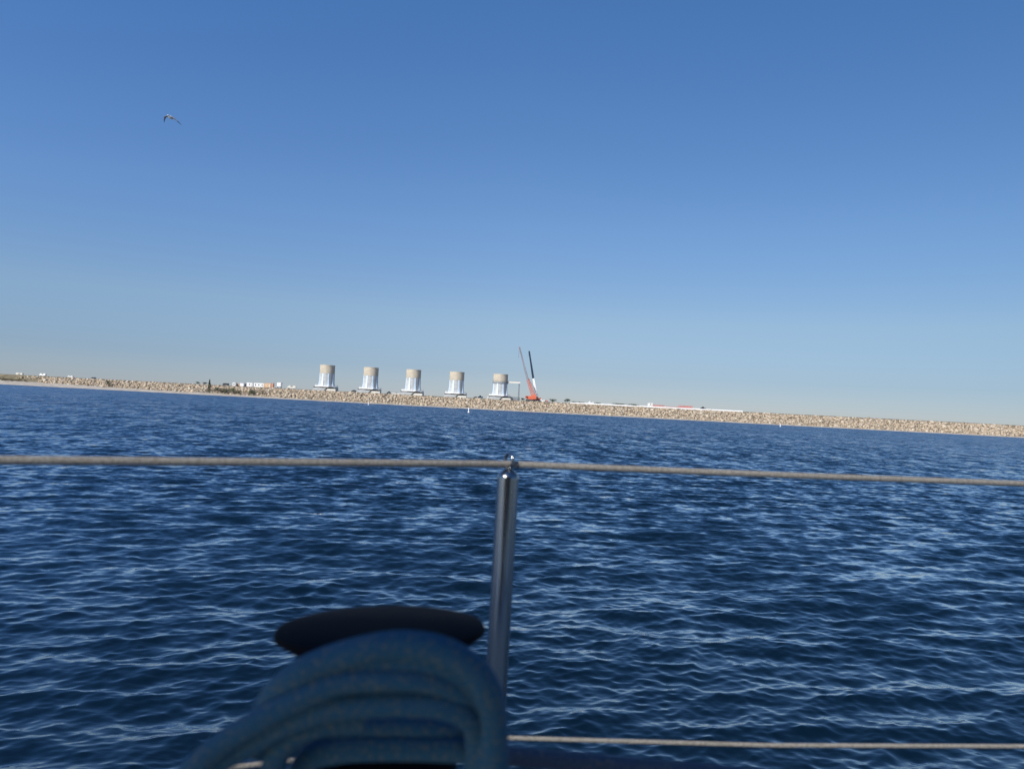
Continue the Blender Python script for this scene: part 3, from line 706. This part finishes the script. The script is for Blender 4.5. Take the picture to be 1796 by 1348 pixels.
# ------------------------------------------------------------------ gull
# the gull body is lofted directly so that wings and body are one surface
def gull2():
    Y = 45.0; c = at(299.5, 206.3, Y)
    b = MB(); n = 12
    sec = [(-.33, .004, .006, .035), (-.29, .014, .016, .035), (-.24, .042, .045, .04), (-.19, .045, .048, .035), (-.12, .075, .075, .01), (0, .095, .09, 0), (.12, .075, .065, .005), (.22, .04, .03, .01), (.26, .06, .014, .01), (.38, .085, .006, 0)]
    vs = []; fs = []
    for y, rx, rz, z in sec:
        for i in range(n):
            a = 2 * math.pi * i / n; vs.append((rx * math.cos(a), y, z + rz * math.sin(a)))
    for k in range(len(sec) - 1):
        for i in range(n):
            j = (i + 1) % n; q = (k * n + i, k * n + j, (k + 1) * n + j, (k + 1) * n + i)
            # leave out the shoulder faces, the wings grow from them
            fs.append(q)
    fs.append(tuple(range(n - 1, -1, -1))); fs.append(tuple((len(sec) - 1) * n + i for i in range(n)))
    b.add(vs, fs)
    for s, path in ((-1, ((.04, .04, .20, -.02), (.16, .01, .21, -.03), (.3, -.09, .20, -.04), (.45, -.21, .15, .03), (.60, -.35, .035, .12))),
                    (1, ((.04, .05, .18, -.02), (.17, .06, .18, -.03), (.32, .01, .17, -.04), (.42, -.11, .12, .03), (.49, -.26, .03, .12)))):
        vs = []; m_ = 8
        for x, z, ch, yo in path:
            for q in range(m_):
                a = 2 * math.pi * q / m_
                vs.append((s * x, yo + ch / 2 * math.cos(a), z + .012 * math.sin(a) * (1.6 if ch > .1 else .6)))
        f2 = []
        for k in range(len(path) - 1):
            for i in range(m_):
                j = (i + 1) % m_; f2.append((k * m_ + i, k * m_ + j, (k + 1) * m_ + j, (k + 1) * m_ + i))
        f2 += [tuple(range(m_)), tuple((len(path) - 1) * m_ + i for i in range(m_ - 1, -1, -1))]
        b.add(vs, f2)
    m = bpy.data.materials.new('gull plumage'); m.use_nodes = True; nt = m.node_tree; bs = nt.nodes['Principled BSDF']; bs.inputs['Roughness'].default_value = .8
    tc = nt.nodes.new('ShaderNodeTexCoord'); sx = nt.nodes.new('ShaderNodeSeparateXYZ'); nt.links.new(tc.outputs['Object'], sx.inputs[0])
    ab = nt.nodes.new('ShaderNodeMath'); ab.operation = 'ABSOLUTE'; nt.links.new(sx.outputs[0], ab.inputs[0])
    cr = nt.nodes.new('ShaderNodeValToRGB'); e = cr.color_ramp.elements; e[0].position = .09; e[0].color = (.82, .82, .8, 1); e[1].position = .62; e[1].color = (.02, .02, .02, 1)
    for p, c_ in ((.12, (.30, .31, .33)), (.42, (.22, .23, .25)), (.48, (.03, .03, .03))):
        q = cr.color_ramp.elements.new(p); q.color = (*c_, 1)
    nt.links.new(ab.outputs[0], cr.inputs[0]); nt.links.new(cr.outputs[0], bs.inputs['Base Color'])
    o = b.build('gull', m, smooth=True); o.location = c; o.rotation_euler = (R(4), R(3), R(-12)); o.scale = (-1.12, 1.12, 1.12)
    rm = o.modifiers.new('join', 'REMESH'); rm.mode = 'VOXEL'; rm.voxel_size = .008; rm.use_smooth_shade = True
    tag(o, 'white gull with arched grey wings and dark wing tips gliding in the sky', 'bird')
gull2()

# ------------------------------------------------------------------ the boat (mostly below the frame)
M['steel'] = mat('polished stainless steel', (.30, .31, .325), .2, metal=1.0, var=.06, scale=60, stretch=(1, 1, .05))
M['gel'] = mat('white gelcoat', (.72, .72, .70), .25, var=.03, scale=3)
M['nonskid'] = mat('grey nonskid deck', (.45, .45, .43), .7, var=.06, scale=40, bump=.2, bscale=300)
M['teak'] = mat('weathered teak', (.30, .22, .15), .7, var=.25, scale=20, stretch=(.1, 1, 1))
M['black'] = mat('black anodised winch', (.003, .0035, .006), .7, var=.1, scale=40, spec=.04)
M['canvas'] = mat('navy canvas', (.012, .018, .035), .85, var=.15, scale=10, bump=.2, bscale=200)
def rope_mat(name, base, fleck, scale, p=.62):
    m = bpy.data.materials.new(name); m.use_nodes = True; nt = m.node_tree; b = nt.nodes['Principled BSDF']; b.inputs['Roughness'].default_value = .9
    b.inputs['Specular IOR Level'].default_value = .2
    tc = nt.nodes.new('ShaderNodeTexCoord')
    vo = nt.nodes.new('ShaderNodeTexVoronoi'); vo.inputs['Scale'].default_value = scale; nt.links.new(tc.outputs['Object'], vo.inputs['Vector'])
    no = nt.nodes.new('ShaderNodeTexNoise'); no.inputs['Scale'].default_value = scale * .35; no.inputs['Detail'].default_value = 5; nt.links.new(tc.outputs['Object'], no.inputs['Vector'])
    cr = nt.nodes.new('ShaderNodeValToRGB'); e = cr.color_ramp.elements; e[0].position = p - .1; e[0].color = (*base, 1); e[1].position = p + .06; e[1].color = (*fleck, 1)
    nt.links.new(no.outputs['Fac'], cr.inputs[0]); nt.links.new(cr.outputs[0], b.inputs['Base Color'])
    bp = nt.nodes.new('ShaderNodeBump'); bp.inputs['Strength'].default_value = .8; bp.inputs['Distance'].default_value = .0012
    nt.links.new(vo.outputs['Distance'], bp.inputs['Height']); nt.links.new(bp.outputs[0], b.inputs['Normal'])
    return m
M['rope'] = rope_mat('blue braided rope', (.034, .120, .205), (.12, .16, .18), 1300, .60)
M['sheet'] = rope_mat('dark blue sheet rope', (.09, .11, .15), (.16, .16, .16), 500, .66)
M['life'] = rope_mat('weathered lifeline cover', (.22, .205, .18), (.30, .285, .26), 900, .5)

boat = empty('sailboat', (0, .5, 0)); tag(boat, 'white sailboat side deck and cockpit edge the photo is taken from', 'sailboat')
def part(mb, name, m, **kw):
    mb.v = [(v[0], v[1] - .5, v[2]) for v in mb.v]; return mb.build(name, m, boat, **kw)
dk = H - .64
xs = [-5.0 + 11 * i / 44 for i in range(45)]
def edge(x):   # gunwale line
    return .93 + .10 * (1 - ((x - 1) / 5.5) ** 2) - .10
vs = []; fs = []
for x in xs:
    e = edge(x)
    for dy, z in ((0, dk - .01), (.03, dk - .06), (.05, dk - .5), (0.0, dk - 1.1), (-.35, .02), (-.6, -.3)): vs.append((x, e + dy, z))
for i in range(len(xs) - 1):
    for k in range(5): fs.append((i * 6 + k, i * 6 + k + 1, (i + 1) * 6 + k + 1, (i + 1) * 6 + k))
part(MB().add(vs, fs), 'hull', M['gel'], smooth=True)
vs = []; fs = []
for x in xs: vs += [(x, .50, dk), (x, edge(x), dk), (x, .50, dk - .06), (x, edge(x) - .004, dk - .06)]
for i in range(len(xs) - 1):
    a, b_ = i * 4, i * 4 + 4; fs += [(a, a + 1, b_ + 1, b_), (a + 2, b_ + 2, b_ + 3, a + 3), (a, b_, b_ + 2, a + 2)]
part(MB().add(vs, fs), 'side_deck', M['nonskid'])
t_ = MB(); [t_.box(((xs[i] + xs[i + 1]) / 2, (edge(xs[i]) + edge(xs[i + 1])) / 2 - .025, dk + .022), (xs[1] - xs[0] + .001, .028, .04)) for i in range(len(xs) - 1)]
part(t_, 'toe_rail', M['teak'])
ct = H - .305
part(MB().box((.2, .42, (ct + dk - .3) / 2), (5.0, .21, ct - dk + .3)), 'coaming', M['gel'], bevel=.015)
part(MB().box((.2, .0, dk - .3), (5.0, .62, .05)), 'cockpit_seat', M['teak'])
# added canopy out of view behind the camera, shading winch and rope
cz = H + .92
cv = MB(); nx_ = 12
for i in range(nx_ + 1):
    u = i / nx_; y = -.68 - 1.9 * u; z = cz + .16 * math.sin(math.pi * u)
    cv.v += [(-2.6, y, z), (1.8, y, z), (-2.6, y, z + .012), (1.8, y, z + .012)]
for i in range(nx_):
    a = i * 4; b_ = a + 4
    cv.f += [(a, b_, b_ + 1, a + 1), (a + 2, a + 3, b_ + 3, b_ + 2), (a, a + 2, b_ + 2, b_), (a + 1, b_ + 1, b_ + 3, a + 3)]
cv.f += [(0, 1, 3, 2), (nx_ * 4, nx_ * 4 + 2, nx_ * 4 + 3, nx_ * 4 + 1)]
cn = empty('sunshade', (0, -1.6, dk)); tag(cn, 'added navy canvas canopy on steel hoops behind the camera', 'sunshade')
cv.v = [(v[0], v[1] + 1.6, v[2] - dk) for v in cv.v]; cv.build('canvas_top', M['canvas'], cn, smooth=True)
hp = MB()
for y in (-.70, -2.56):
    hp.tube(crom([(-2.58, y + 1.6, 0), (-2.58, y + 1.6, 1.2), (-2.5, y + 1.6, cz - dk - .02), (0, y + 1.6, cz - dk - .02), (1.7, y + 1.6, cz - dk - .02), (1.78, y + 1.6, 1.2), (1.78, y + 1.6, 0)], 6), .0125, 8)
hp.build('hoop', M['steel'], cn, smooth=True)
bk = MB().box((-.4, -.98, .75), (4.3, .012, 1.75)); bk.build('reflected_curtain', M['canvas'], cn)  # added dark panel, out of view, for the stanchion to reflect

# stanchion
sb = at(868, 1240, .8); stp = at(891, 838, .8)
dirn = (stp - sb).normalized()
base = sb - dirn * ((sb.z - dk) / dirn.z)
q = dirn.to_track_quat('Z', 'Y').to_matrix()
st = empty('stanchion', base); st.rotation_euler = q.to_euler()
Ls = (stp - base).length
tag(st, 'upright stainless steel stanchion holding up both lifelines', 'stanchion')
MB().lathe([(.0118, .04), (.0118, Ls)], 48).build('tube', M['steel'], st, smooth=True)
MB().lathe([(.0118, Ls), (.0116, Ls + .002), (.0100, Ls + .0050), (.0060, Ls + .0085), (.0036, Ls + .0100), (.0032, Ls + .016)], 40).build('cap', M['steel'], st, smooth=True)
ring = MB(); rp = []
for k in range(29):
    a = 2 * math.pi * k / 28; rp.append(Vector((-.0004 + .0070 * math.cos(a), .0040 * math.cos(a), Ls + .0190 + .0075 * math.sin(a))))
ring.tube(rp, .0019, 10); ring.build('eye', M['steel'], st, smooth=True)
MB().lathe([(.034, 0), (.034, .006), (.018, .012), (.0165, .014), (.0165, .05), (.0120, .052)], 32).build('base_socket', M['steel'], st, smooth=True)

def lifeline(name, pts, r, label):
    P = [a.lerp(b, k / 40) for a, b in zip(pts[:-1], pts[1:]) for k in range(40)] + [pts[-1]]; o0 = P[0].copy()
    o = MB().tube([p - o0 for p in P], r, 14).build(name, M['life'], smooth=True); o.location = o0
    tag(o, label, 'lifeline', 'lifelines along the deck')
def ex(a, b, k): return a + (b - a) * k
c0 = at(893, 813.5, .8); l0 = at(0, 806.5, .585); r0 = at(1796, 848, .93)
lifeline('lifeline', [Vector((-2.0, .30, l0.z)), ex(c0, l0, 1.4), l0, c0, ex(c0, r0, .5) - Vector((0, 0, .0006)), r0, ex(c0, r0, 3)], .0036, 'upper grey lifeline rope threaded through the eye on top of the stanchion')
c1 = at(866, 1292.5, .8); l1 = at(400, 1345.5, .706); r1 = at(1796, 1308, .85)
lifeline('lifeline', [Vector((-1.9, .545, l1.z)), ex(c1, l1, 1.95), l1, c1, ex(c1, r1, .5) - Vector((0, 0, .0035)), r1, ex(c1, r1, 3)], .0024, 'thinner lower lifeline passing just above the bottom of the picture')

# winch
wc = at(670, 1095, .425); wr = .0585
wn = empty('sheet_winch', (wc.x, wc.y, ct)); wn.rotation_euler = (R(-4), R(-2.8), 0)
hz_ = wc.z - ct
wn.location = wc - wn.rotation_euler.to_matrix() @ Vector((0, 0, hz_))
tag(wn, 'black sheet winch with a broad round cap wrapped by blue rope', 'winch')
MB().lathe([(.062, 0), (.062, .012), (.056, .018)], 48).build('base', M['black'], wn, smooth=True)
MB().lathe([(.055, .018), (.050, .028), (.0435, .05), (.0425, .09), (.046, hz_ - .032), (.046, hz_ - .028)], 48).build('drum', M['black'], wn, smooth=True)
MB().lathe([(.040, hz_ - .030), (.043, hz_ - .024), (.0435, hz_ - .016), (.049, hz_ - .0105), (.0565, hz_ - .0053)], 64).build('self_tailing_jaw', M['black'], wn, smooth=True)
MB().lathe([(wr - .002, hz_ - .0055), (wr, hz_ - .0042), (wr, hz_ - .002), (wr - .0006, hz_ - .0006), (wr - .004, hz_ + .0004), (.040, hz_ + .0022), (.018, hz_ + .003), (.002, hz_ + .0032)], 64).build('cap', M['black'], wn, smooth=True)

# rope coil hung round the winch
coil = empty('rope_coil', (wc.x, wc.y, ct)); tag(coil, 'thick blue rope coil arching over the front of the black winch', 'rope coil')
def strand(path, r, name='rope_turn'):
    P = crom([at(px, py, d) for px, py, d in path], 12)
    o0 = Vector(coil.location)
    return MB().tube([p - o0 for p in P], r, 20).build(name, M['rope'], coil, smooth=True)
k_ = F
strand([(458, 1310, .352), (466, 1256, .340), (488, 1214, .331), (530, 1180, .3265), (580, 1158, .326), (640, 1141, .325), (704, 1132, .325), (770, 1141, .325), (820, 1167, .326), (852, 1206, .328), (864, 1260, .333), (866, 1330, .338), (864, 1480, .346)], .0066)
strand([(470, 1300, .350), (490, 1246, .338), (540, 1203, .331), (600, 1176, .3275), (660, 1161, .3265), (720, 1157, .3265), (780, 1167, .327), (822, 1194, .329), (845, 1232, .333), (851, 1290, .339), (850, 1440, .348)], .0056)
strand([(262, 1480, .325), (304, 1396, .325), (344, 1343, .325), (398, 1298, .325), (458, 1262, .324), (528, 1224, .323), (600, 1196, .323), (680, 1190, .3235), (750, 1193, .325), (800, 1208, .3285), (832, 1238, .335), (843, 1295, .343), (838, 1430, .353)], .0054)
strand([(290, 1500, .332), (325, 1402, .332), (352, 1350, .331), (392, 1326, .332), (440, 1301, .331), (500, 1268, .329), (570, 1243, .327), (640, 1234, .327), (720, 1232, .327), (780, 1237, .328), (822, 1256, .332), (838, 1292, .341), (835, 1410, .354)], .0060)
strand([(640, 1262, .338), (570, 1268, .336), (515, 1290, .335), (484, 1330, .336), (474, 1390, .338), (472, 1480, .343)], .0055)
strand([(512, 1400, .372), (545, 1316, .358), (600, 1286, .353), (680, 1278, .352), (760, 1280, .352), (830, 1291, .356), (862, 1340, .37)], .0052)
strand([(505, 1420, .372), (535, 1338, .352), (590, 1316, .3485), (670, 1311, .348), (760, 1312, .348), (830, 1320, .35), (880, 1360, .37)], .0058)

# sheet leading forward from the winch
P = crom([at(700, 1312, .44), at(800, 1316, .49), at(880, 1324, .505), at(985, 1333, .515), at(1100, 1343, .525), at(1220, 1353, .54), at(1400, 1368, .57), at(1800, 1392, .65)], 14)
o = MB().tube([p - P[0] for p in P], .0062, 16).build('jib_sheet', M['sheet'], smooth=True); o.location = P[0]
tag(o, 'dark rope leading right from the winch along the bottom edge', 'rope')
